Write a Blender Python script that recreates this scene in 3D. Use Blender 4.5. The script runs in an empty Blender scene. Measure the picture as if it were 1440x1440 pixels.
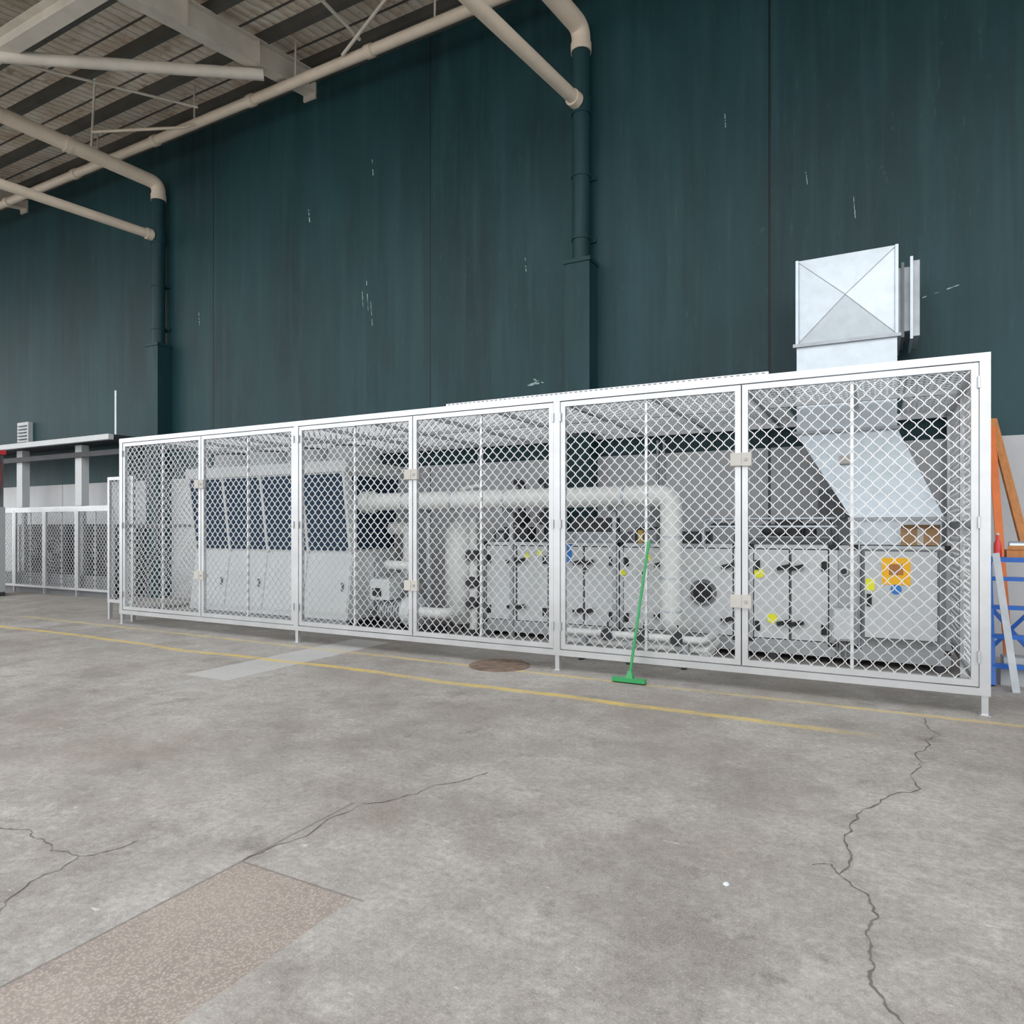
import bpy, math, random
from mathutils import Vector, Matrix
random.seed(7)
S=bpy.context.scene

# ---------------------------------------------------------------- materials
def newmat(name):
    m=bpy.data.materials.new(name); m.use_nodes=True
    nt=m.node_tree; b=nt.nodes['Principled BSDF']; return m,nt,b
def N(nt,t,**kw):
    n=nt.nodes.new(t)
    for k,v in kw.items(): setattr(n,k,v)
    return n
def mth(nt,op,a,b=None,c=None,clamp=False):
    n=nt.nodes.new('ShaderNodeMath'); n.operation=op; n.use_clamp=clamp
    for i,v in enumerate((a,b,c)):
        if v is None: continue
        if isinstance(v,(int,float)): n.inputs[i].default_value=v
        else: nt.links.new(v,n.inputs[i])
    return n.outputs[0]
def mixc(nt,f,a,b,mode='MIX'):
    n=nt.nodes.new('ShaderNodeMix'); n.data_type='RGBA'; n.blend_type=mode
    if isinstance(f,(int,float)): n.inputs[0].default_value=f
    else: nt.links.new(f,n.inputs[0])
    for i,v in ((6,a),(7,b)):
        if isinstance(v,tuple): n.inputs[i].default_value=(v[0],v[1],v[2],1)
        else: nt.links.new(v,n.inputs[i])
    return n.outputs[2]
def ramp(nt,x,p0,p1,c0=0.0,c1=1.0):
    n=nt.nodes.new('ShaderNodeMapRange'); n.clamp=True
    n.inputs['From Min'].default_value=p0; n.inputs['From Max'].default_value=p1
    n.inputs['To Min'].default_value=c0; n.inputs['To Max'].default_value=c1
    nt.links.new(x,n.inputs['Value']); return n.outputs['Result']
def coords(nt,scale=(1,1,1)):
    tc=N(nt,'ShaderNodeTexCoord'); mp=N(nt,'ShaderNodeMapping')
    mp.inputs['Scale'].default_value=scale
    nt.links.new(tc.outputs['Object'],mp.inputs['Vector']); return mp.outputs[0]
def noise(nt,sc,scale=(1,1,1),det=5,rough=.6,off=None):
    n=N(nt,'ShaderNodeTexNoise'); n.inputs['Scale'].default_value=sc
    n.inputs['Detail'].default_value=det; n.inputs['Roughness'].default_value=rough
    v=coords(nt,scale)
    if off: v.node.inputs['Location'].default_value=off
    nt.links.new(v,n.inputs['Vector']); return n.outputs['Fac']
def bump(nt,b,h,st=.3,dist=.01):
    n=N(nt,'ShaderNodeBump'); n.inputs['Strength'].default_value=st; n.inputs['Distance'].default_value=dist
    nt.links.new(h,n.inputs['Height']); nt.links.new(n.outputs[0],b.inputs['Normal'])
def simple(name,col,rough=.5,metal=0.0,var=.12,sc=3.0,scale=(1,1,1),bmp=0):
    m,nt,b=newmat(name)
    f=noise(nt,sc,scale)
    d=tuple(c*(1-var) for c in col); l=tuple(min(1,c*(1+var)) for c in col)
    c=mixc(nt,ramp(nt,f,.3,.7),d,l)
    nt.links.new(c,b.inputs['Base Color'])
    b.inputs['Roughness'].default_value=rough; b.inputs['Metallic'].default_value=metal
    if bmp: bump(nt,b,noise(nt,sc*12),bmp)
    return m

M={}
M['alu']=simple('aluminium_frame',(.60,.62,.64),.34,.75,.08)
M['mesh']=simple('mesh_aluminium',(.63,.645,.66),.36,.65,.05)
M['galv']=simple('galvanised_sheet',(.50,.56,.61),.38,.6,.07,7.0)
M['galvd']=simple('galvanised_dull',(.34,.37,.40),.45,.5,.15,4)
M['white']=simple('white_panel',(.53,.56,.575),.45,0,.05,2)
M['white2']=simple('grey_white_panel',(.38,.405,.42),.5,0,.06,2)
M['frame']=simple('ahu_frame',(.44,.47,.49),.35,.6,.06)
M['lag']=simple('pipe_lagging',(.62,.645,.635),.5,0,.07,4,bmp=.1)
M['dark']=simple('dark_rubber',(.012,.013,.015),.6,0,.2)
M['dkgrey']=simple('dark_grey_metal',(.04,.044,.05),.5,.3,.2)
M['grey']=simple('mid_grey',(.16,.17,.18),.5,.2,.1)
M['lockbox']=simple('lockbox_beige',(.46,.445,.415),.5,0,.05)
M['cream']=simple('cream_pipe',(.70,.61,.50),.45,0,.08,2)
M['steel']=simple('roof_steel_paint',(.66,.62,.55),.5,0,.12,2)
M['steeld']=simple('purlin_steel',(.11,.11,.10),.5,.3,.2,2)
M['orange']=simple('orange_timber',(.62,.15,.03),.55,0,.12,4)
M['wood']=simple('brown_timber',(.42,.17,.05),.6,0,.2,3,(8,8,1))
M['card']=simple('cardboard',(.36,.22,.11),.8,0,.1)
M['blue']=simple('blue_fibreglass',(.012,.11,.45),.4,0,.1)
M['yellow']=simple('yellow_label',(.9,.48,.01),.5,0,.03)
M['lime']=simple('lime_label',(.80,.80,.03),.5,0,.03)
M['bluel']=simple('blue_label',(.02,.2,.6),.5,0,.03)
M['green']=simple('green_handle',(.03,.28,.09),.4,0,.1)
M['red']=simple('red_hose',(.6,.04,.04),.45,0,.1)
M['rust']=simple('rusty_grate',(.19,.14,.11),.8,.3,.35,8)
M['crack']=simple('crack_dark',(.13,.115,.105),.95,0,.3,10)
M['scr']=simple('scratch_paint',(.28,.38,.38),.7,0,.3,8)
M['brass']=simple('brass',(.5,.36,.12),.35,.8,.1)

m,nt,b=newmat('coil_fins')
w=N(nt,'ShaderNodeTexWave'); w.bands_direction='X'; w.inputs['Scale'].default_value=14
nt.links.new(coords(nt),w.inputs['Vector'])
c=mixc(nt,w.outputs['Fac'],(.014,.034,.065),(.035,.066,.11)); nt.links.new(c,b.inputs['Base Color'])
b.inputs['Roughness'].default_value=.7; b.inputs['Specular IOR Level'].default_value=.2; M['coil']=m

TEAL=(.0078,.040,.048)
def tealmat(name,wall):
    m,nt,b=newmat(name)
    f1=noise(nt,.5,(1,1,.35),6,.6); f2=noise(nt,2.2,(2.0,1,.12),5,.6); f3=noise(nt,9,(1.5,1,.25),4,.7)
    c=mixc(nt,ramp(nt,f1,.35,.65),tuple(x*.66 for x in TEAL),tuple(x*1.32 for x in TEAL))
    c=mixc(nt,ramp(nt,f2,.48,.70,0,.40),c,(.026,.075,.085))
    c=mixc(nt,ramp(nt,noise(nt,1.6,(2.5,1,.1),5,.7,(4,0,3)),.54,.7,0,.5),c,(.0045,.022,.028))
    c=mixc(nt,ramp(nt,f3,.62,.78,0,.35),c,(.05,.11,.115))
    c=mixc(nt,ramp(nt,noise(nt,4,(1.2,1,.5),7,.8,(9,0,1)),.64,.72,0,.35),c,(.06,.12,.125))
    if wall:
        sx=N(nt,'ShaderNodeSeparateXYZ'); nt.links.new(coords(nt),sx.inputs[0])
        x,z=sx.outputs[0],sx.outputs[2]
        c=mixc(nt,mth(nt,'MULTIPLY',ramp(nt,z,2.7,5.5,.5,0),ramp(nt,noise(nt,3,(1,1,.4),6,.7,(5,0,2)),.4,.65)),c,(.024,.062,.076))
        low=mth(nt,'LESS_THAN',z,2.75)
        wn=noise(nt,1.3,(1,1,.5))
        wc=mixc(nt,ramp(nt,wn,.3,.7),(.42,.435,.46),(.53,.545,.56))
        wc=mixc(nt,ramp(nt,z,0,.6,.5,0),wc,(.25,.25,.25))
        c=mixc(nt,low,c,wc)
        J=None
        for k in range(-6,2):
            xj=-1.38+5.87*k
            a=mth(nt,'LESS_THAN',mth(nt,'ABSOLUTE',mth(nt,'SUBTRACT',x,xj)),.018 if k%2==0 else .011)
            J=a if J is None else mth(nt,'MAXIMUM',J,a)
        c=mixc(nt,mth(nt,'MULTIPLY',J,.85),c,(.002,.004,.006))
    nt.links.new(c,b.inputs['Base Color']); b.inputs['Roughness'].default_value=.5
    b.inputs['Specular IOR Level'].default_value=.3
    bump(nt,b,noise(nt,14),.12)
    return m
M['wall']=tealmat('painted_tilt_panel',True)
M['teal']=tealmat('teal_paint',False)

m,nt,b=newmat('roof_deck')
f1=noise(nt,1.1,(1,1,1),6,.65); f2=noise(nt,3.5,(1,1,1),5,.7)
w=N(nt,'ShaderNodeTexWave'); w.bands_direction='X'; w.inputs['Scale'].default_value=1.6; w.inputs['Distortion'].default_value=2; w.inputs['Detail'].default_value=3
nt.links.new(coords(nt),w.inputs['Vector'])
c=mixc(nt,ramp(nt,f1,.35,.6),(.66,.54,.41),(.93,.86,.75))
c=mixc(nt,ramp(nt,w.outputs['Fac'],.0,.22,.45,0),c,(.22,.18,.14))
c=mixc(nt,ramp(nt,f2,.56,.70,0,.75),c,(.38,.20,.10))
nt.links.new(c,b.inputs['Base Color']); b.inputs['Roughness'].default_value=.8
bump(nt,b,w.outputs['Fac'],.6,.05); M['deck']=m

# floor
m,nt,b=newmat('concrete_floor')
sx=N(nt,'ShaderNodeSeparateXYZ'); nt.links.new(coords(nt),sx.inputs[0]); x,y=sx.outputs[0],sx.outputs[1]
def band(v,a,bb,soft=.01):
    return mth(nt,'MULTIPLY',ramp(nt,v,a-soft,a+soft),ramp(nt,v,bb-soft,bb+soft,1,0))
big=noise(nt,.35,(1,1,1),6,.65); mid=noise(nt,1.7,(1,1,1),8,.75); fine=noise(nt,28,(1,1,1),5,.75); vf=noise(nt,110,(1,1,1),3,.8)
c=mixc(nt,ramp(nt,big,.38,.62),(.27,.25,.228),(.45,.43,.405))
c=mixc(nt,ramp(nt,mid,.42,.66,0,.6),c,(.53,.51,.48))
c=mixc(nt,ramp(nt,noise(nt,.9,(1,1,1),8,.78,(7,3,0)),.48,.64,0,.75),c,(.215,.186,.163))
c=mixc(nt,ramp(nt,noise(nt,.6,(1,1,1),4,.6,(17,13,0)),.50,.64,0,.4),c,(.27,.21,.165))
c=mixc(nt,ramp(nt,noise(nt,1.4,(1,1,1),7,.7,(31,7,0)),.60,.68,0,.55),c,(.13,.112,.10))
c=mixc(nt,ramp(nt,noise(nt,3.5,(1,1,1),6,.8,(2,9,0)),.58,.70,0,.65),c,(.12,.105,.095))
c=mixc(nt,ramp(nt,noise(nt,7,(1,1,1),5,.8,(12,9,0)),.35,.65,.35,0),c,(.16,.145,.13))
c=mixc(nt,ramp(nt,fine,.35,.65,.45,0),c,(.10,.092,.085))
c=mixc(nt,ramp(nt,vf,.5,.75,0,.45),c,(.62,.60,.57))
c=mixc(nt,ramp(nt,noise(nt,6,(1,4,1),4,.6,(4,4,0)),.68,.73,0,.6),c,(.62,.61,.58))
c=mixc(nt,ramp(nt,noise(nt,14,(3,1,1),4,.6,(9,4,0)),.71,.75,0,.6),c,(.10,.09,.085))
st=mth(nt,'MULTIPLY',band(x,-6.7,-6.05),band(y,4.95,7.7))
c=mixc(nt,mth(nt,'MULTIPLY',st,.65),c,mixc(nt,fine,(.40,.405,.40),(.54,.545,.54)))
pt=mth(nt,'MULTIPLY',band(x,-2.7,-2.0,.004),band(y,-3,2.3,.004))
agg=N(nt,'ShaderNodeTexVoronoi'); agg.inputs['Scale'].default_value=85; nt.links.new(coords(nt),agg.inputs['Vector'])
ac=mixc(nt,ramp(nt,agg.outputs['Distance'],.1,.6),(.46,.39,.335),(.20,.165,.14))
ac=mixc(nt,ramp(nt,mid,.35,.65,.0,.4),ac,(.36,.30,.255))
c=mixc(nt,mth(nt,'MULTIPLY',pt,.75),c,ac)
edge=mth(nt,'MAXIMUM',
   mth(nt,'MULTIPLY',band(x,-2.708,-2.694,.003),band(y,-3,3.1)),
   mth(nt,'MULTIPLY',band(y,2.294,2.306,.003),band(x,-2.7,-1.95)))
c=mixc(nt,mth(nt,'MULTIPLY',edge,.55),c,(.09,.08,.075))
wear=ramp(nt,noise(nt,5,(.6,1.6,1),7,.8,(1,5,0)),.36,.58,.15,.95)
wear=mth(nt,'MULTIPLY',wear,ramp(nt,noise(nt,.5,(1,1,1),3,.5,(3,1,0)),.34,.48,.35,1))
wob=mth(nt,'ADD',y,mth(nt,'MULTIPLY',mth(nt,'SUBTRACT',noise(nt,.3,(1,0,1),2,.5),.5),.5))
L1=mth(nt,'MULTIPLY',band(wob,5.94,6.05,.02),band(x,-30,-.4,.5))
L2=mth(nt,'MULTIPLY',band(y,6.80,6.88,.02),band(x,-13.8,1.6))
c=mixc(nt,mth(nt,'MULTIPLY',L1,wear),c,(.60,.44,.10))
c=mixc(nt,mth(nt,'MULTIPLY',mth(nt,'MULTIPLY',L2,wear),.8),c,(.58,.44,.14))
nt.links.new(c,b.inputs['Base Color'])
nt.links.new(ramp(nt,mid,.3,.7,.55,.85),b.inputs['Roughness'])
hh=mth(nt,'ADD',fine,mth(nt,'MULTIPLY',vf,.5)); bump(nt,b,hh,.35,.008)
M['floor']=m

# ---------------------------------------------------------------- builder
class B:
    def __init__(s,name): s.name=name; s.v=[]; s.f=[]; s.mi=[]; s.sm=[]; s.mats=[]
    def m(s,k):
        if k not in s.mats: s.mats.append(k)
        return s.mats.index(k)
    def add(s,vs,fs,mat,smooth=False):
        o=len(s.v); s.v.extend(vs); i=s.m(mat)
        for f in fs: s.f.append(tuple(o+a for a in f)); s.mi.append(i); s.sm.append(smooth)
    def box(s,a,b,mat):
        x0,y0,z0=[min(a[i],b[i]) for i in range(3)]; x1,y1,z1=[max(a[i],b[i]) for i in range(3)]
        s.add([(x0,y0,z0),(x1,y0,z0),(x1,y1,z0),(x0,y1,z0),(x0,y0,z1),(x1,y0,z1),(x1,y1,z1),(x0,y1,z1)],
          [(0,3,2,1),(4,5,6,7),(0,1,5,4),(1,2,6,5),(2,3,7,6),(3,0,4,7)],mat)
    def hexa(s,bot,top,mat):
        s.add(list(bot)+list(top),[(0,3,2,1),(4,5,6,7),(0,1,5,4),(1,2,6,5),(2,3,7,6),(3,0,4,7)],mat)
    def beam(s,p0,p1,w,h,mat,up=(0,0,1)):
        p0=Vector(p0);p1=Vector(p1); d=(p1-p0).normalized(); u=Vector(up)
        if abs(d.dot(u))>.98: u=Vector((0,1,0))
        r=d.cross(u).normalized(); u=r.cross(d).normalized()
        q=[r*w/2*a+u*h/2*c for a,c in((-1,-1),(1,-1),(1,1),(-1,1))]
        s.hexa([tuple(p0+k) for k in q],[tuple(p1+k) for k in q],mat)
    def prismx(s,prof,x0,x1,mat):
        n=len(prof); vs=[(x0,y,z) for y,z in prof]+[(x1,y,z) for y,z in prof]
        fs=[tuple(range(n)),tuple(range(2*n-1,n-1,-1))]+[(i,n+i,n+(i+1)%n,(i+1)%n) for i in range(n)]
        s.add(vs,fs,mat)
    def tube(s,path,r,mat,n=16,caps=True,smooth=True):
        P=[Vector(p) for p in path]; 
        R=r if isinstance(r,(list,tuple)) else [r]*len(P)
        t0=(P[1]-P[0]).normalized(); u=Vector((0,0,1)) if abs(t0.z)<.9 else Vector((1,0,0))
        u=(u-t0*u.dot(t0)).normalized(); vs=[]
        for i,p in enumerate(P):
            if i==0:t=t0
            elif i==len(P)-1:t=(P[i]-P[i-1]).normalized()
            else:t=((P[i]-P[i-1]).normalized()+(P[i+1]-P[i]).normalized()).normalized()
            u=(u-t*u.dot(t)).normalized(); w=t.cross(u)
            for k in range(n):
                a=2*math.pi*k/n; vs.append(tuple(p+(u*math.cos(a)+w*math.sin(a))*R[i]))
        fs=[]
        for i in range(len(P)-1):
            for k in range(n):
                k2=(k+1)%n; fs.append((i*n+k,i*n+k2,(i+1)*n+k2,(i+1)*n+k))
        s.add(vs,fs,mat,smooth)
        if caps:
            s.add(vs[:n],[tuple(range(n-1,-1,-1))],mat); s.add(vs[-n:],[tuple(range(n))],mat)
    def cyl(s,p0,p1,r,mat,n=16): s.tube([p0,p1],r,mat,n)
    def grille(s,o,u,v,w,h,mat,c=.057,p=.125,th=.0068,dp=.009,seg=6):
        o=Vector(o);u=Vector(u);v=Vector(v);nn=u.cross(v)
        ns=max(2,round(w/c)); c=w/ns; npd=max(1,round(h/p)); p=h/npd; rows=npd*seg
        for i in range(ns):
            sg=1 if i%2 else -1; cx=(i+.5)*c; vs=[]
            for j in range(rows+1):
                z=j*h/rows; ph=2*math.pi*z/p; q=math.cos(ph); off=sg*(c/2-th*.3)*(q*1.12-.12*q**3)
                k=th/2*math.sqrt(1+min(3,(c*math.pi/p*math.sin(ph))**2))
                for a,d in((-k,-dp/2),(k,-dp/2),(k,dp/2),(-k,dp/2)):
                    xx=min(max(cx+off+a,0),w)
                    vs.append(tuple(o+u*xx+v*z+nn*d))
            fs=[]
            for j in range(rows):
                for k in range(4):
                    k2=(k+1)%4; fs.append((j*4+k,j*4+k2,j*4+4+k2,j*4+4+k))
            s.add(vs,fs,mat)
    def build(s,parent=None,bevel=0):
        me=bpy.data.meshes.new(s.name); me.from_pydata(s.v,[],s.f)
        for k in s.mats: me.materials.append(M[k])
        me.polygons.foreach_set('material_index',s.mi); me.polygons.foreach_set('use_smooth',s.sm); me.update()
        ob=bpy.data.objects.new(s.name,me); S.collection.objects.link(ob)
        if parent: ob.parent=parent
        if bevel:
            md=ob.modifiers.new('bevel','BEVEL'); md.width=bevel; md.segments=2; md.limit_method='ANGLE'
        return ob
def rnd(pts,r,n=6):
    P=[Vector(p) for p in pts]; out=[P[0]]
    for i in range(1,len(P)-1):
        a=(P[i-1]-P[i]); c=(P[i+1]-P[i]); rr=min(r,a.length*.49,c.length*.49)
        A=P[i]+a.normalized()*rr; C=P[i]+c.normalized()*rr
        for k in range(n+1):
            t=k/n; out.append(A*(1-t)**2+P[i]*2*t*(1-t)+C*t*t)
    out.append(P[-1]); return out

WY=10.4
# ---------------------------------------------------------------- shell
b_=B('floor'); b_.box((-60,-25,-.3),(30,WY+.3,0),'floor'); floor=b_.build()
b_=B('wall_back'); b_.box((-60,WY,0),(30,WY+.3,11.4),'wall'); wall=b_.build()
rz=lambda y:11.1-.176*(WY-y)
b_=B('ceiling')
y0=4.2
b_.hexa([(-60,y0,rz(y0)),(14,y0,rz(y0)),(14,WY,rz(WY)),(-60,WY,rz(WY))],[(-60,y0,rz(y0)+.06),(14,y0,rz(y0)+.06),(14,WY,rz(WY)+.06),(-60,WY,rz(WY)+.06)],'deck')
b_.build()
b_=B('roof_purlins')
y=WY-.12
while y>y0:
    z=rz(y)
    b_.box((-60,y-.035,z-.2),(14,y+.035,z),'steeld')
    b_.box((-60,y-.035,z-.21),(14,y+.08,z-.195),'steeld')
    y-=1.15
for yy in [WY-.5-1.15*k for k in range(5)]:
    b_.box((-60,yy-.012,rz(yy)-.03),(14,yy+.012,rz(yy)),'steeld')
b_.box((-60,WY-.06,10.62),(14,WY,10.95),'steeld')
b_.build()
def rafter(x):
    b_=B('roof_rafter')
    def sl(xa,xb,off0,off1,ya=y0,yb=WY-.02):
        za=rz(ya)-.21; zb=rz(yb)-.21
        b_.hexa([(xa,ya,za-off1),(xb,ya,za-off1),(xb,yb,zb-off1),(xa,yb,zb-off1)],[(xa,ya,za-off0),(xb,ya,za-off0),(xb,yb,zb-off0),(xa,yb,zb-off0)],'steel')
    sl(x-.12,x+.12,0,.02); sl(x-.12,x+.12,.46,.485); sl(x-.01,x+.01,.02,.46)
    for yy in (5,7.5,9.0):
        z=rz(yy)-.21; b_.box((x-.11,yy,z-.46),(x+.11,yy+.015,z-.02),'steel')
    b_.box((x-.16,WY-.04,10.3),(x+.16,WY,10.9),'steel')
    b_.build()
for x in (-10.2,-20.8,.9): rafter(x)
b_=B('roof_strut_beam')
zz=rz(6.2)-.25-.465
b_.box((-30,6.08,zz-.02),(-10.3,6.32,zz),'steel'); b_.box((-30,6.19,zz),(-10.3,6.21,zz+.28),'steel'); b_.box((-30,6.08,zz+.28),(-10.3,6.32,zz+.3),'steel')
b_.build()
b_=B('roof_brace_tube')
b_.tube([(-13.3,6.0,9.56),(-10.1,9.1,10.04)],.1,'steel')
b_.tube([(-16.5,6.2,9.5),(-13.3,6.0,9.56)],.1,'steel')
b_.build()
b_=B('roof_cross_brace')
b_.tube([(-8.5,9.45,10.1),(-5.7,8.5,10.55)],.03,'steel',8)
b_.tube([(-8.1,9.45,10.25),(-7.9,7.4,10.15)],.03,'steel',8)
b_.tube([(-12.2,9.3,10.15),(-14.0,6.2,9.95)],.025,'steel',8)
b_.tube([(-16.2,9.5,10.2),(-13.5,8.0,10.5)],.025,'steel',8)
b_.build()
b_=B('overhead_service_pipe')
b_.tube([(-40,9.6,10.1),(6,9.6,10.1)],.095,'cream',20)
for x in range(-38,6,3):
    b_.cyl((x-.07,9.6,10.1),(x+.07,9.6,10.1),.115,'cream',20)
for x in (-28,-24,-20.8,-16.5,-13.1,-10.2,-7,-4): 
    b_.tube([(x+.4,9.6,10.1),(x+.4,9.6,10.9)],.02,'steel',8)
b_.tube([(-12.6,9.6,10.1),(-12.6,9.3,9.85),(-14.6,8.6,9.95)],.03,'cream',8)
b_.build()
# ---------------------------------------------------------------- downpipes
def downpipe(x):
    b_=B('downpipe')
    Y=WY-.19
    b_.tube([(x,Y,5.86),(x,Y,9.2)],.14,'teal',24)
    b_.cyl((x,Y,8.2),(x,Y,8.5),.155,'teal',24)
    for z in (7.2,6.2): 
        b_.cyl((x,Y,z),(x,Y,z+.06),.155,'teal',24)
        b_.box((x-.2,WY-.035,z),(x+.2,WY-.005,z+.06),'teal')
    b_.box((x-.21,WY-.36,0),(x+.21,WY-.005,5.80),'teal')
    b_.box((x-.23,WY-.38,5.80),(x+.23,WY-.005,5.86),'teal')
    b_.build()
    b_=B('roof_drain_pipe')
    p=rnd([(x,Y,9.2),(x,Y,9.6),(x-.54*1.75,Y-2.9*1.75,9.6+.30)],.3,8)
    b_.tube(p,.15,'cream',24)
    b_.cyl((x,Y,9.2),(x,Y,9.34),.165,'cream',24)
    for t in (.35,.75):
        q0=Vector((x-.54*1.75*t,Y-2.9*1.75*t,9.6+.3*t)); d=Vector((-.54,-2.9,.17)).normalized()
        b_.cyl(tuple(q0),tuple(q0+d*.12),.17,'cream',24)
    b_.build()
    b_=B('roof_drain_branch')
    b_.tube([(x-.01,Y-.13,8.36),(x-.45*1.7,Y-2.9*1.7,8.38)],.1,'cream',20)
    b_.cyl((x-.015,Y-.15,8.36),(x-.04,Y-.28,8.36),.125,'cream',20)
    b_.build()
downpipe(-4.2); downpipe(-14.76)

# ---------------------------------------------------------------- wall scratches
b_=B('paint_scratches')
def scratch(x,z,dx,dz,w):
    n=9; w*=.55; pts=[(x+dx*i/n+random.uniform(-.003,.003),z+dz*i/n) for i in range(n+1)]
    for i in range(n):
        if random.random()<.25: continue
        a,c=pts[i],pts[i+1]; ww=w*random.uniform(.3,1.2)
        if abs(dx)>abs(dz): q=[(a[0],a[1]-ww),(c[0],c[1]-ww),(c[0],c[1]+ww),(a[0],a[1]+ww)]
        else: q=[(a[0]-ww,a[1]),(a[0]+ww,a[1]),(c[0]+ww*.7,c[1]),(c[0]-ww*.7,c[1])]
        b_.add([(p[0],WY-.003,p[1]) for p in q],[(0,1,2,3)],'scr')
scratch(-8.75,6.55,.05,-.75,.014); scratch(-8.65,6.1,.05,-.6,.014); scratch(-8.85,6.2,.02,-.3,.014)
scratch(-5.25,4.02,.32,.05,.04); scratch(-5.12,4.12,.04,-.12,.05); scratch(-5.15,4.09,.2,-.05,.03)
scratch(-10.25,8.1,.03,-.3,.03); scratch(-8.6,8.7,.02,-.35,.02); scratch(-5.3,6.2,.02,-.25,.014)
scratch(-.9,6.6,.02,-.2,.012); scratch(-.3,6.1,.02,-.3,.010); scratch(.5,4.6,.4,.1,.014)
scratch(-2.0,7.7,.01,-.2,.014); scratch(-13.6,6.5,.02,-.3,.025)
b_.build(parent=wall)

# ---------------------------------------------------------------- floor cracks
b_=B('floor_cracks')
def crack(pts,w=.006):
    P=[Vector((p[0],p[1],0)) for p in pts]
    for it in range(4):
        Q=[P[0]]
        for i in range(len(P)-1):
            d=P[i+1]-P[i]; nrm=Vector((-d.y,d.x,0)); Q.append((P[i]+P[i+1])/2+nrm*random.uniform(-.15,.15)); Q.append(P[i+1])
        P=Q
    ws=[w*random.uniform(.15,1.0) for _ in P]
    vs=[];fs=[]
    for i,p in enumerate(P):
        d=(P[min(i+1,len(P)-1)]-P[max(i-1,0)]).normalized(); n=Vector((-d.y,d.x,0))*ws[i]
        vs+= [(p.x-n.x,p.y-n.y,.0025),(p.x+n.x,p.y+n.y,.0025)]
        if i: fs.append((2*i-2,2*i-1,2*i+1,2*i))
    b_.add(vs,fs,'crack')
crack([(.34,6.74),(.3,5.8),(.227,4.9),(-.138,4.13),(-.162,3.51),(0,3.2),(-.013,2.83),(.07,2.55),(.1,1.8)],.0065)
crack([(-.162,3.51),(-.2,3.6),(-.28,3.55)],.004)
crack([(-2.7,2.3),(-2.66,3.1),(-2.45,3.5),(-2.26,3.9)],.005)
crack([(-3.1,1.2),(-3.22,1.51),(-3.44,1.96),(-3.355,2.19)],.004)
crack([(-3.44,1.96),(-3.8,1.98),(-4.133,1.945),(-4.8,2.1)],.004)
b_.build(parent=floor)

# ---------------------------------------------------------------- main mesh enclosure
FY=7.1; H=3.1; X0=-11.2; X1=.8
def gate(b_,x0,x1,z0,z1,y,mull=True,fw=.055,dp=.05):
    b_.box((x0,y-dp/2,z0),(x0+fw,y+dp/2,z1),'alu'); b_.box((x1-fw,y-dp/2,z0),(x1,y+dp/2,z1),'alu')
    b_.box((x0+fw,y-dp/2,z0),(x1-fw,y+dp/2,z0+fw),'alu'); b_.box((x0+fw,y-dp/2,z1-fw),(x1-fw,y+dp/2,z1),'alu')
    if mull:
        xm=(x0+x1)/2; b_.box((xm-.014,y+.012,z0+fw),(xm+.014,y+.04,z1-fw),'mesh')
    b_.grille((x0+fw,y,z0+fw),(1,0,0),(0,0,1),x1-x0-2*fw,z1-z0-2*fw,'mesh')
b_=B('security_mesh_enclosure')
for i,x in enumerate((.8,-3.2,-7.2,-11.2)):
    xa=x-.04
    b_.box((xa,FY-.038,.235),(xa+.08,FY+.038,H-.07),'alu')
    b_.box((xa+.015,FY-.025,.008),(xa+.065,FY+.025,.17),'alu'); b_.box((xa+.0,FY-.045,0),(xa+.08,FY+.045,.008),'alu')
b_.box((X0-.04,FY-.04,H-.07),(X1+.04,FY+.04,H),'alu'); b_.box((X0-.04,FY-.04,.17),(X1+.04,FY+.04,.235),'alu')
for x0,x1 in ((-1.2,.8),(-3.2,-1.2),(-5.2,-3.2),(-7.2,-5.2),(-9.2,-7.2),(-11.2,-9.2)):
    a=.045 if x0 in(-3.2,-7.2,-11.2) else .006; c=.045 if x1 in(.8,-3.2,-7.2) else .006
    gate(b_,x0+a,x1-c,.245,H-.08,FY-.005)
    b_.box((x0+a-.006 if a>.01 else x1-c,FY-.031,.25),(x0+a if a>.01 else x1-c+.006,FY-.029,H-.08),'dkgrey')
    hx=x0+a if a>.01 else x1-c
    for z in (.5,1.65,2.85):
        b_.cyl((hx,FY-.05,z-.05),(hx,FY-.05,z+.05),.012,'alu',10)
for x in (-1.2,-5.2,-9.2):
    b_.box((x-.005,FY-.02,.25),(x+.005,FY-.0,H-.08),'dkgrey')
    for z in (.88,2.28):
        b_.box((x-.10,FY-.075,z-.065),(x+.10,FY-.03,z+.065),'lockbox')
        b_.box((x-.095,FY-.082,z-.06),(x+.005,FY-.075,z+.06),'lockbox')
        b_.cyl((x+.05,FY-.086,z),(x+.05,FY-.07,z),.015,'galvd',10)
for xs in (X0,X1):
    for yy in (FY+1.65,WY-.06):
        b_.box((xs-.035,yy-.035,0),(xs+.035,yy+.035,H-.08),'alu')
    for z in (.2,1.65,H-.04):
        b_.box((xs-.03,FY+.045,z-.03),(xs+.03,WY-.11,z+.03),'alu')
    b_.grille((xs,FY+.05,.23),(0,1,0),(0,0,1),WY-.1-FY-.05,H-.3,'mesh')
for x in [X0+.04+i*(11.92/12) for i in range(13)]:
    b_.box((x-.025,FY+.045,H-.065),(x+.025,WY-.075,H-.02),'alu')
b_.box((X0,WY-.07,H-.08),(X1,WY-.01,H),'alu'); b_.box((X0,8.7,H-.06),(X1,8.75,H-.015),'alu')
def roofpatch(xa,xb,ya,yb): b_.grille((xa,ya,H+.008),(1,0,0),(0,1,0),xb-xa,yb-ya,'mesh',seg=4,dp=.012,th=.011)
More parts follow.
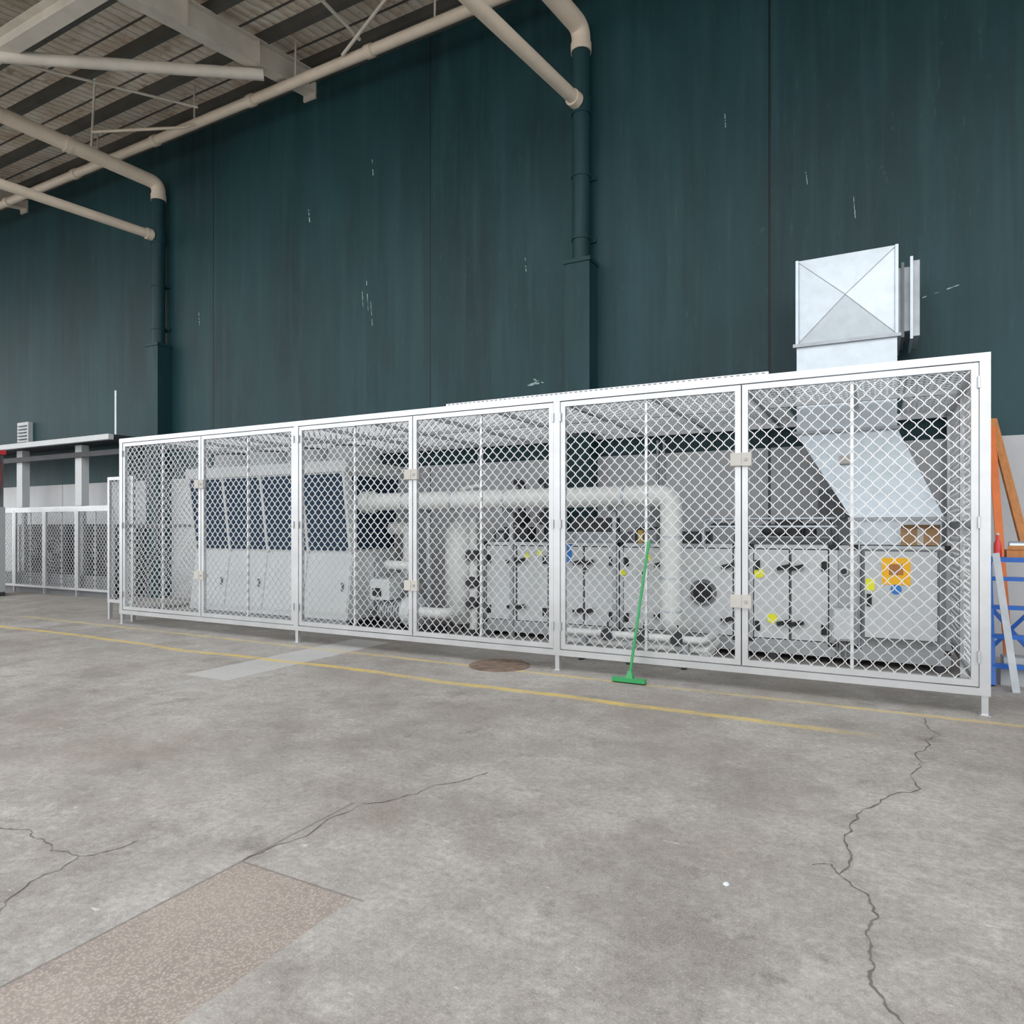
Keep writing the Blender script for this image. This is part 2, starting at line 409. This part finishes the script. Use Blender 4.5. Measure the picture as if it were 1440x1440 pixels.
roofpatch(X0,-1.0,FY+.03,WY-.02); roofpatch(-1.0,.25,FY+.03,9.15); roofpatch(.25,X1,FY+.03,WY-.02)
b_.box((-4.7,FY-.02,H),(-.95,FY+.02,H+.03),'alu')
for k in range(62): b_.box((-4.67+k*.06,FY-.022,H+.012),(-4.64+k*.06,FY-.019,H+.022),'grey')
b_.build()

b_=B('mesh_side_gate')
gate(b_,-12.0,-11.28,.3,2.5,7.35,False); b_.box((-11.98,7.32,0),(-11.93,7.38,.3),'alu'); b_.box((-11.33,7.32,0),(-11.28,7.38,.3),'alu')
b_.build()

b_=B('low_mesh_fence')
for i in range(4):
    xa=-20.6+i*1.35; gate(b_,xa,xa+1.32,.15,2.05,9.4,True); b_.box((xa-.03,9.37,0),(xa+.0,9.43,2.05),'alu')
b_.box((-20.65,9.38,2.05),(-15.2,9.42,2.12),'alu'); b_.box((-15.23,9.37,0),(-15.17,9.43,2.05),'alu')
b_.box((-20.5,9.5,0),(-15.3,9.52,.5),'grey')
b_.build()
b_=B('awning_frame')
b_.box((-27,9.3,3.6),(-15.2,9.42,3.72),'white'); b_.box((-27,9.42,3.66),(-15.2,WY-.005,3.72),'dkgrey')
b_.box((-27,9.6,3.3),(-15.2,9.66,3.42),'dkgrey')
for x in (-19.6,-17.0):
    b_.box((x-.13,9.67,2.15),(x+.13,9.85,3.6),'white')
    b_.box((x-.06,9.75,0),(x+.06,9.83,2.15),'galvd')
b_.box((-15.3,9.67,0),(-15.2,9.75,3.6),'galvd')
b_.cyl((-15.4,9.6,3.72),(-15.4,9.6,4.75),.03,'galv',10)
b_.build()
b_=B('louvre_vent')
b_.box((-20.95,WY-.12,3.85),(-20.4,WY-.003,4.5),'white')
for k in range(6): b_.beam((-20.88,WY-.14,3.95+k*.09),(-20.47,WY-.14,3.95+k*.09),.05,.012,'grey',up=(0,-.5,1))
b_.build()
b_=B('condensing_unit')
for i,xx in enumerate((-20.2,-17.6)):
    b_.box((xx,9.95,.15),(xx+2.2,10.32,1.7),'dkgrey')
    for k in range(2): 
        cx=xx+.55+k*1.1; b_.cyl((cx,9.95,.95),(cx,9.93,.95),.4,'dark',24)
        for r in (.1,.2,.3,.4): b_.tube([(cx+r*math.cos(a*math.pi/12),9.92,.95+r*math.sin(a*math.pi/12)) for a in range(25)],.008,'alu',5,False)
    b_.box((xx,9.98,0),(xx+.2,10.3,.15),'dkgrey'); b_.box((xx+2,9.98,0),(xx+2.2,10.3,.15),'dkgrey')
b_.build()
b_=B('hose_reel')
for k in range(5):
    b_.tube([(-18.95+.13*math.cos(a*math.pi/10),8.85-.03*k,2.9+(.55-.03*k)*math.sin(a*math.pi/10)) for a in range(21)],.025,'red',8,False)
b_.box((-19.0,8.9,.01),(-18.92,8.98,3.4),'grey'); b_.box((-19.15,8.72,3.4),(-18.8,8.98,3.5),'red'); b_.box((-19.1,8.86,0),(-18.82,9.05,.01),'grey')
b_.build()
b_=B('site_cabinet')
b_.box((-18.75,8.4,.1),(-18.25,8.7,2.1),'white2'); b_.box((-18.72,8.385,.15),(-18.28,8.4,2.05),'white'); b_.box((-18.75,8.42,0),(-18.25,8.7,.1),'dkgrey'); b_.box((-18.35,8.37,1.0),(-18.32,8.385,1.15),'dark')
b_.build()

# ---------------------------------------------------------------- chiller
b_=B('air_cooled_chiller')
cx0,cx1=-10.55,-7.0
b_.prismx([(7.88,.22),(9.2,.22),(9.05,1.22),(9.22,2.45),(7.86,2.45),(8.02,1.22)],cx0,cx1,'white')
nb=4; bw=(cx1-cx0)/nb
def onf(z,e=0): return 8.02-.16*(z-1.22)/1.23-e
def lf(z,e=0): return 7.88+.14*(z-.22)/1.0-e
for i in range(nb):
    xa=cx0+i*bw+.02; xb=cx0+(i+1)*bw-.02
    b_.hexa([(xa,onf(1.26,.02),1.26),(xb,onf(1.26,.02),1.26),(xb,onf(1.26),1.26),(xa,onf(1.26),1.26)],[(xa,onf(2.42,.02),2.42),(xb,onf(2.42,.02),2.42),(xb,onf(2.42),2.42),(xa,onf(2.42),2.42)],'coil')
    z0,z1=.3,1.16
    b_.hexa([(xa,lf(z0,.015),z0),(xb,lf(z0,.015),z0),(xb,lf(z0),z0),(xa,lf(z0),z0)],[(xa,lf(z1,.015),z1),(xb,lf(z1,.015),z1),(xb,lf(z1),z1),(xa,lf(z1),z1)],'white')
    b_.box((xb-.12,lf(.7,.04),.65),(xb-.09,lf(.7,0),.78),'grey')
for i in range(nb+1):
    xx=min(max(cx0+i*bw,cx0+.03),cx1-.03)
    b_.hexa([(xx-.025,onf(1.22,.035),1.22),(xx+.025,onf(1.22,.035),1.22),(xx+.025,onf(1.22),1.22),(xx-.025,onf(1.22),1.22)],[(xx-.025,onf(2.45,.035),2.45),(xx+.025,onf(2.45,.035),2.45),(xx+.025,onf(2.45),2.45),(xx-.025,onf(2.45),2.45)],'white')
b_.hexa([(cx1,8.1,1.28),(cx1+.02,8.1,1.28),(cx1+.02,8.98,1.28),(cx1,8.98,1.28)],[(cx1,7.98,2.4),(cx1+.02,7.98,2.4),(cx1+.02,9.1,2.4),(cx1,9.1,2.4)],'coil')
b_.box((cx0-.03,7.82,2.45),(cx1+.03,9.28,2.62),'white')
for i in range(nb):
    c_=cx0+(i+.5)*bw; b_.tube([(c_,8.55,2.62),(c_,8.55,2.88)],[.43,.40],'white2',28)
    for r in (.12,.24,.36): b_.tube([(c_+r*math.cos(a*math.pi/12),8.55+r*math.sin(a*math.pi/12),2.9) for a in range(25)],.006,'dark',5,False)
b_.box((cx0+.05,7.92,.12),(cx1-.05,8.0,.22),'galvd'); b_.box((cx0+.05,9.08,.12),(cx1-.05,9.16,.22),'galvd')
for x in (cx0+.2,-8.8,cx1-.3): b_.box((x,7.92,0),(x+.12,9.16,.12),'dkgrey')
b_.box((cx1,8.35,.35),(cx1+.12,8.95,1.15),'white2'); b_.box((cx1+.12,8.4,.45),(cx1+.135,8.9,1.05),'white')
b_.build()

# ---------------------------------------------------------------- insulated pipework
b_=B('insulated_chilled_water_pipe')
py=8.25; px=-2.22
b_.tube(rnd([(-6.86,py,2.0),(px,py,2.0),(px,py,.40),(px,py+.5,.36)],.16,6),.13,'lag',24)
b_.cyl((-6.975,py,2.0),(-6.8,py,2.0),.17,'lag',24)
x=-6.2
while x<-2.5: b_.cyl((x-.015,py,2.0),(x+.015,py,2.0),.137,'galv',24); x+=.85
for z in (1.5,1.0,.6): b_.cyl((px,py,z-.01),(px,py,z+.01),.136,'galv',24)
b_.box((px-.06,py-.06,0),(px+.06,py+.06,.27),'galvd')
b_.tube([(-3.75,py,1.95),(-3.75,py,1.52)],.09,'lag',20); b_.tube([(-3.75,py,1.52),(-3.75,py,1.42)],.11,'grey',20)
b_.tube(rnd([(-3.75,py,1.5),(-3.75,8.85,1.5)],.05),.04,'lag',12)
for x in (-5.9,-4.5,-3.0):
    b_.box((x-.025,py+.15,0),(x+.025,py+.2,1.82),'galvd'); b_.box((x-.025,py-.16,1.82),(x+.025,py+.2,1.87),'galvd')
b_.build()
b_=B('floor_service_pipes')
for z,yy,r in ((.32,7.9,.045),(.2,7.98,.045),(.14,7.8,.03)):
    b_.tube(rnd([(-3.6,yy,z+.3),(-3.6,yy,z),(-1.75,yy,z),(-1.75,yy+.6,z)],.1),r,'lag',12)
for x in (-3.2,-2.6,-1.95): b_.box((x-.02,7.75,0),(x+.02,8.05,.1),'dkgrey'); b_.box((x-.03,7.85,.1),(x+.03,8.03,.27),'galvd')
for x in (-2.9,-2.45,-2.05): b_.cyl((x,7.83,.32),(x,7.97,.32),.07,'dkgrey',14); b_.tube([(x,7.9,.34),(x,7.9,.48)],.012,'dkgrey',8)
b_.build()
b_=B('circulation_pump')
b_.tube(rnd([(-6.85,8.75,1.6),(-6.75,8.75,1.6),(-6.5,8.75,1.6),(-6.5,8.75,.9)],.12),.1,'lag',20)
b_.box((-6.75,7.95,0),(-5.85,8.85,.12),'dkgrey')
b_.cyl((-6.55,8.2,.38),(-6.1,8.2,.38),.17,'white2',24); b_.cyl((-6.1,8.2,.38),(-5.95,8.2,.38),.22,'white',24)
for k in range(8): b_.cyl((-6.53+k*.05,8.2,.38),(-6.515+k*.05,8.2,.38),.185,'grey',24)
b_.box((-6.45,8.05,.1),(-6.2,8.35,.25),'dkgrey'); b_.box((-6.65,8.0,.55),(-6.3,8.3,.85),'white'); b_.box((-6.6,7.98,.6),(-6.45,8.0,.72),'dark')
b_.box((-6.65,8.55,.12),(-6.3,8.85,.9),'white2')
b_.tube(rnd([(-6.02,8.2,.55),(-6.02,8.2,1.05),(-6.35,8.2,1.05),(-6.6,8.35,1.05)],.12),.07,'lag',16)
b_.tube(rnd([(-5.97,8.2,.38),(-5.45,8.2,.38),(-5.45,8.6,.38)],.1),.08,'lag',16)
b_.build()
b_=B('buffer_tank')
b_.tube([(-5.65,8.95,.15),(-5.65,8.95,.25),(-5.65,8.95,1.55),(-5.65,8.95,1.68),(-5.65,8.95,1.74)],[.16,.26,.26,.18,.02],'lag',28)
for a in range(3):
    t=a*2.1; b_.cyl((-5.65+.18*math.cos(t),8.95+.18*math.sin(t),0),(-5.65+.18*math.cos(t),8.95+.18*math.sin(t),.25),.025,'dkgrey',8)
b_.tube([(-5.32,8.75,.1),(-5.32,8.75,1.75)],.06,'lag',14); b_.box((-5.36,8.7,0),(-5.28,8.8,.12),'dkgrey')
for z in (.5,.8,1.2): b_.cyl((-5.32,8.66,z),(-5.32,8.84,z),.09,'dkgrey',16)
b_.tube([(-5.65,8.95,1.7),(-5.65,8.95,2.2),(-5.32,8.95,2.25)],.04,'lag',12)
b_.build()

# ---------------------------------------------------------------- AHU
b_=B('air_handling_unit')
AY=8.92; AT=1.4; AZ=.2; AB=9.98
b_.box((-5.24,AY-.01,.08),(.70,AY+.08,AZ),'frame'); b_.box((-5.24,AB-.08,.08),(.70,AB,AZ),'frame')
for x in (-5.2,-4.2,-3.2,-2.2,-1.2,-.3,.55): b_.box((x,AY,0),(x+.1,AB,.08),'dkgrey')
mods=[(-5.24,-4.12,2),(-4.12,-3.12,2),(-3.10,-2.42,1),(-2.40,-1.56,1),(-1.42,-.47,2),(-.47,-.24,0),(-.24,.70,0)]
b_.box((-1.56,AY+.06,AZ),(-1.42,AB-.05,AT-.04),'dkgrey')
for x0,x1,nd in mods:
    b_.box((x0+.01,AY+.02,AZ),(x1-.01,AB-.02,AT-.01),'white2')
    f=.045
    for a,c in (((x0,AY,AZ),(x0+f,AY+.05,AT)),((x1-f,AY,AZ),(x1,AY+.05,AT)),((x0+f,AY,AT-f),(x1-f,AY+.05,AT)),((x0+f,AY,AZ),(x1-f,AY+.05,AZ+f)),
                ((x0,AB-.05,AT-f),(x1,AB,AT)),((x0,AY+.05,AT-f),(x0+f,AB-.05,AT)),((x1-f,AY+.05,AT-f),(x1,AB-.05,AT))): b_.box(a,c,'frame')
    for cx in (x0+.03,x1-.03):
        b_.box((cx-.03,AY-.008,AT-.055),(cx+.03,AY+.05,AT+.008),'dark')
        b_.box((cx-.03,AY-.008,AZ-.005),(cx+.03,AY+.05,AZ+.05),'dark')
    for k in range(nd):
        w=(x1-x0-2*f)/nd; xa=x0+f+k*w+.015; xb=xa+w-.03
        b_.box((xa-.012,AY+.01,AZ+f+.003),(xb+.012,AY+.022,AT-f-.003),'dkgrey')
        b_.box((xa,AY-.015,AZ+f+.015),(xb,AY+.02,AT-f-.015),'white')
        hx=xb-.06 if k%2==0 else xa+.06
        for z in (.45,1.12):
            b_.cyl((hx,AY-.015,z),(hx,AY-.06,z),.025,'dark',12); b_.beam((hx-.07,AY-.06,z-.01),(hx+.08,AY-.06,z+.03),.03,.05,'dark')
        ox=xa+.04 if k%2==0 else xb-.04
        for z in (.4,1.15): b_.box((ox-.03,AY-.035,z-.06),(ox+.03,AY-.015,z+.06),'dark')
b_.cyl((-1.98,AY-.04,.78),(-1.98,AY-.015,.78),.17,'grey',28); b_.cyl((-1.98,AY-.045,.78),(-1.98,AY-.03,.78),.125,'dark',28)
for x,z in ((-2.75,1.0),(-.36,1.1),(-3.6,1.05)): b_.cyl((x,AY-.04,z),(x,AY+.02,z),.05,'white',16); b_.cyl((x,AY-.045,z),(x,AY-.04,z),.035,'dkgrey',16)
b_.box((-.16,AY-.14,.35),(.58,AY+.02,1.36),'white'); b_.box((-.165,AY-.145,.345),(.585,AY-.135,1.365),'grey'); b_.box((-.14,AY-.16,.37),(.56,AY-.145,1.34),'white')
b_.box((-.12,AY-.175,.72),(-.07,AY-.16,.86),'dark')
b_.box((.03,AY-.165,.97),(.31,AY-.16,1.27),'yellow'); b_.box((.10,AY-.168,1.08),(.24,AY-.165,1.2),'wood'); b_.cyl((.17,AY-.168,.92),(.17,AY-.16,.92),.055,'bluel',20)
b_.box((-.13,AY-.165,.9),(-.04,AY-.16,1.03),'lime')
b_.box((-.48,AY-.12,.3),(-.26,AY,.68),'white2'); b_.box((-.46,AY-.13,.32),(-.28,AY-.12,.66),'white')
for k in range(3): b_.tube([(-.43+.06*k,AY-.05,.1),(-.43+.06*k,AY-.05,.3)],.015,'grey',8)
b_.tube([(-.2,AY-.03,.2),(-.2,AY-.03,1.6)],.012,'galv',8)
for x,z,mt in ((-4.5,1.2,'lime'),(-3.05,1.0,'lime'),(-1.3,1.05,'lime'),(-1.15,.5,'lime'),(-2.7,1.2,'lime'),(-4.3,1.25,'lime')):
    b_.cyl((x,AY-.024,z),(x,AY-.016,z),.06,mt,3 if x<-2 else 16)
b_.box((-3.98,AY-.02,1.12),(-3.80,AY-.012,1.38),'bluel')
b_.box((-4.1,9.1,1.4),(-3.2,9.8,1.55),'galvd')
b_.box((-1.5,9.1,1.4),(-.5,9.8,1.5),'galvd')
for k in range(6): b_.box((-1.5,9.08,1.41+k*.014),(-.5,9.1,1.415+k*.014),'dark')
b_.box((-1.15,9.15,1.5),(-.85,9.4,1.72),'dkgrey'); b_.cyl((-1.3,9.12,1.58),(-1.0,9.12,1.58),.07,'dkgrey',14)
b_.cyl((-.75,9.2,1.5),(-.75,9.2,1.66),.08,'dkgrey',14)
b_.box((-2.3,9.1,1.4),(-2.0,9.4,1.56),'dkgrey'); b_.cyl((-2.9,9.2,1.4),(-2.9,9.2,1.62),.06,'brass',14)
for yy,z in ((8.98,1.62),(9.05,1.72)): b_.tube(rnd([(-2.0,yy,1.4),(-2.0,yy,z),(-.45,yy,z),(-.45,yy+.3,z)],.08),.018,'galv',8)
for i,(x0,x1) in enumerate(((-5.1,-4.6),(-2.9,-2.4),(-1.9,-1.6))):
    b_.tube(rnd([(x0,9.0,1.4),(x0,9.0,1.55+.05*i),(x1,9.0,1.55+.05*i),(x1,9.0,1.4)],.05),.02,'dkgrey',8)
b_.box((-5.0,9.1,1.4),(-4.6,9.4,1.62),'dkgrey')
b_.box((-3.9,9.15,1.55),(-3.3,9.5,1.75),'dkgrey'); b_.box((-2.7,9.3,1.4),(-2.45,9.6,1.7),'grey')
b_.build()

b_=B('cardboard_box')
b_.box((.22,8.94,1.409),(.6,8.98,1.60),'card'); b_.hexa([(.22,8.94,1.6),(.6,8.94,1.6),(.6,8.945,1.6),(.22,8.945,1.6)],[(.22,8.86,1.64),(.6,8.86,1.64),(.6,8.865,1.64),(.22,8.865,1.64)],'card')
b_.box((.38,8.938,1.41),(.44,8.94,1.6),'lockbox')
b_.build()

b_=B('electrical_conduit')
for x in (-6.2,-3.0,-2.9,-.6,-.52): b_.tube([(x,WY-.03,.3),(x,WY-.03,2.95)],.02,'galvd',8)
b_.box((-6.8,WY-.12,2.15),(-4.6,WY-.02,2.2),'dkgrey')
for x in (-3.1,-.75): b_.box((x,WY-.15,1.75),(x+.35,WY-.005,2.15),'white2'); b_.box((x+.02,WY-.16,1.77),(x+.33,WY-.15,2.13),'grey')
b_.build()
b_=B('pipe_valve_rack')
for x in (-4.95,-4.5):
    b_.tube(rnd([(x,9.6,1.41),(x,9.6,2.3),(x-.25,9.9,2.35)],.1),.06,'dkgrey',14)
    for z in (1.75,2.05): b_.cyl((x,9.48,z),(x,9.72,z),.1,'dkgrey',16); b_.tube([(x,9.4,z),(x,9.5,z)],.015,'grey',8); b_.tube([(x+.09*math.cos(a*.524),9.4,z+.09*math.sin(a*.524)) for a in range(13)],.01,'dkgrey',6,False)
b_.box((-5.2,9.5,2.1),(-4.45,9.65,2.16),'dkgrey')
b_.build()

# ---------------------------------------------------------------- duct
b_=B('sheet_metal_duct')
dx0,dx1,dy0,dy1=-.90,.19,9.2,10.2
b_.box((dx0,dy0,2.8),(dx1,dy1,3.86),'galv')
z0,z1=3.88,4.92; cz=(z0+z1)/2; cx=(dx0+dx1)/2
b_.box((dx0,dy0+.02,z0),(dx1,dy1,z1),'galv')
b_.add([(dx0,dy0+.018,z0),(dx1,dy0+.018,z0),(dx1,dy0+.018,z1),(dx0,dy0+.018,z1),(cx,dy0-.075,cz)],[(0,1,4),(1,2,4),(2,3,4),(3,0,4)],'galv')
for xx,zz_ in ((dx0,z0),(dx1,z0),(dx0,z1),(dx1,z1)): b_.tube([(xx,dy0+.016,zz_),(cx,dy0-.077,cz)],.004,'galvd',6)
b_.box((dx0-.04,dy0-.04,z0-.04),(dx1+.04,dy1+.02,z0),'galvd')
b_.box((dx0-.012,dy0-.01,z0),(dx0+.02,dy1,z1),'galv'); b_.box((dx1-.02,dy0-.01,z0),(dx1+.012,dy1,z1),'galv')
b_.box((dx1,9.55,3.98),(dx1+.14,10.15,4.75),'galvd'); b_.box((dx1+.05,9.5,3.9),(dx1+.08,10.2,4.8),'grey')
b_.box((dx1+.14,9.45,3.86),(dx1+.17,10.25,4.84),'galv'); b_.box((dx1+.17,9.5,3.9),(dx1+.24,10.2,4.80),'galvd')
b_.hexa([(-.29,9.0,1.73),(.64,9.0,1.73),(.64,9.85,1.73),(-.29,9.85,1.73)],[(dx0,dy0,2.765),(dx1,dy0,2.765),(dx1,dy1,2.765),(dx0,dy1,2.765)],'galv')
b_.box((dx0-.03,dy0-.03,2.765),(dx1+.03,dy1+.02,2.80),'galvd'); b_.box((-.32,8.99,1.69),(.67,9.88,1.73),'galvd')
b_.box((-.27,9.02,1.41),(.62,9.83,1.69),'galv')
b_.beam((-.42,9.10,2.42),(-.28,9.10,2.42),.02,.1,'lockbox')
b_.build()

# ---------------------------------------------------------------- squeegee etc.
b_=B('floor_squeegee')
b_.tube([(-2.27,6.83,.07),(-2.13,7.03,1.45)],.015,'green',12)
b_.tube([(-2.135,7.02,1.38),(-2.125,7.035,1.47)],.018,'green',12)
b_.box((-2.45,6.79,.015),(-2.10,6.87,.055),'green'); b_.box((-2.45,6.82,0),(-2.10,6.832,.03),'dark')
b_.hexa([(-2.31,6.80,.055),(-2.23,6.80,.055),(-2.23,6.86,.055),(-2.31,6.86,.055)],[(-2.285,6.82,.13),(-2.25,6.82,.13),(-2.25,6.85,.13),(-2.285,6.85,.13)],'green')
b_.build()
b_=B('drain_cover')
gx,gy=-3.9,7.0; b_.tube([(gx,gy,0),(gx,gy,.008)],.36,'rust',40)
for k in range(-6,7):
    hw=math.sqrt(max(0,.33**2-(k*.05)**2)); b_.box((gx-hw,gy+k*.05-.012,.008),(gx+hw,gy+k*.05+.012,.015),'rust')
b_.build()

# ---------------------------------------------------------------- right hand clutter
b_=B('leaning_timber')
b_.beam((1.64,8.85,.03),(1.24,WY-.08,2.95),.09,.045,'wood'); b_.build()
b_=B('leaning_orange_board')
b_.beam((1.23,8.95,.03),(1.22,WY-.16,2.85),.08,.03,'orange'); b_.build()
b_=B('blue_step_ladder')
for x in (1.02,1.45):
    b_.beam((x,8.45,.01),(x+.0,8.75,1.25),.05,.09,'blue'); b_.beam((x,9.05,.01),(x,8.80,1.25),.04,.08,'blue')
for k in range(4):
    t=(k+.7)/4.3; b_.box((1.02,8.45+.3*t-.05,1.25*t-.02),(1.45,8.45+.3*t+.05,1.25*t+.02),'blue')
b_.beam((1.02,8.98,.25),(1.45,8.88,.8),.02,.04,'blue'); b_.beam((1.45,8.98,.25),(1.02,8.88,.8),.02,.04,'blue')
b_.box((.99,8.66,1.25),(1.48,8.88,1.30),'blue')
b_.build()
b_=B('steel_angle_offcut')
b_.beam((1.18,8.20,0),(1.04,8.42,1.35),.06,.006,'galvd',up=(0,1,0)); b_.beam((1.21,8.225,0),(1.07,8.445,1.35),.006,.05,'galvd',up=(0,1,0))
b_.build()
b_=B('drink_bottle')
b_.tube([(1.1,8.76,1.30),(1.1,8.76,1.44),(1.1,8.76,1.49),(1.1,8.76,1.53)],[.035,.035,.013,.013],'red',16); b_.cyl((1.1,8.76,1.53),(1.1,8.76,1.55),.015,'white',12)
b_.build()
b_=B('tool_tray')
b_.box((1.17,8.70,1.30),(1.46,8.86,1.38),'wood'); b_.cyl((1.20,8.78,1.42),(1.43,8.78,1.42),.045,'galv',16); b_.box((1.18,8.69,1.38),(1.46,8.71,1.42),'wood')
b_.build()
b_=B('concrete_block')
b_.box((1.10,8.55,0),(1.4,8.85,.17),'white2'); b_.box((1.13,8.58,.17),(1.36,8.80,.28),'white2')
b_.build()
b_=B('litter_scrap')
b_.hexa([(-.62,3.17,0),(-.60,3.16,0),(-.59,3.18,0),(-.61,3.19,0)],[(-.613,3.173,.01),(-.602,3.17,.008),(-.597,3.178,.01),(-.607,3.183,.01)],'white')
b_.build(parent=floor)

# ---------------------------------------------------------------- world & light
wd=bpy.data.worlds.new('World'); S.world=wd; wd.use_nodes=True; nt=wd.node_tree
bg=nt.nodes['Background']
tc=N(nt,'ShaderNodeTexCoord'); sp=N(nt,'ShaderNodeSeparateXYZ'); nt.links.new(tc.outputs['Generated'],sp.inputs[0])
c=mixc(nt,ramp(nt,sp.outputs[2],-.05,.6),(.80,.79,.78),(.96,.98,1.0)); nt.links.new(c,bg.inputs['Color'])
bg.inputs['Strength'].default_value=2.0
sun=bpy.data.lights.new('sun','SUN'); sun.energy=.4; sun.angle=math.radians(40); sun.color=(1,.98,.95)
so=bpy.data.objects.new('sun',sun); S.collection.objects.link(so)
so.rotation_euler=Vector((-.35,1,-.8)).to_track_quat('-Z','Y').to_euler()

cam=bpy.data.cameras.new('camera'); co=bpy.data.objects.new('camera',cam); S.collection.objects.link(co)
co.location=(0,0,1.6); co.rotation_euler=(math.pi/2,0,math.radians(28.1))
cam.sensor_width=36; cam.lens=966/1440*36; cam.shift_y=23/1440; cam.clip_end=300
S.camera=co
S.view_settings.view_transform='Standard'; S.view_settings.exposure=0.15
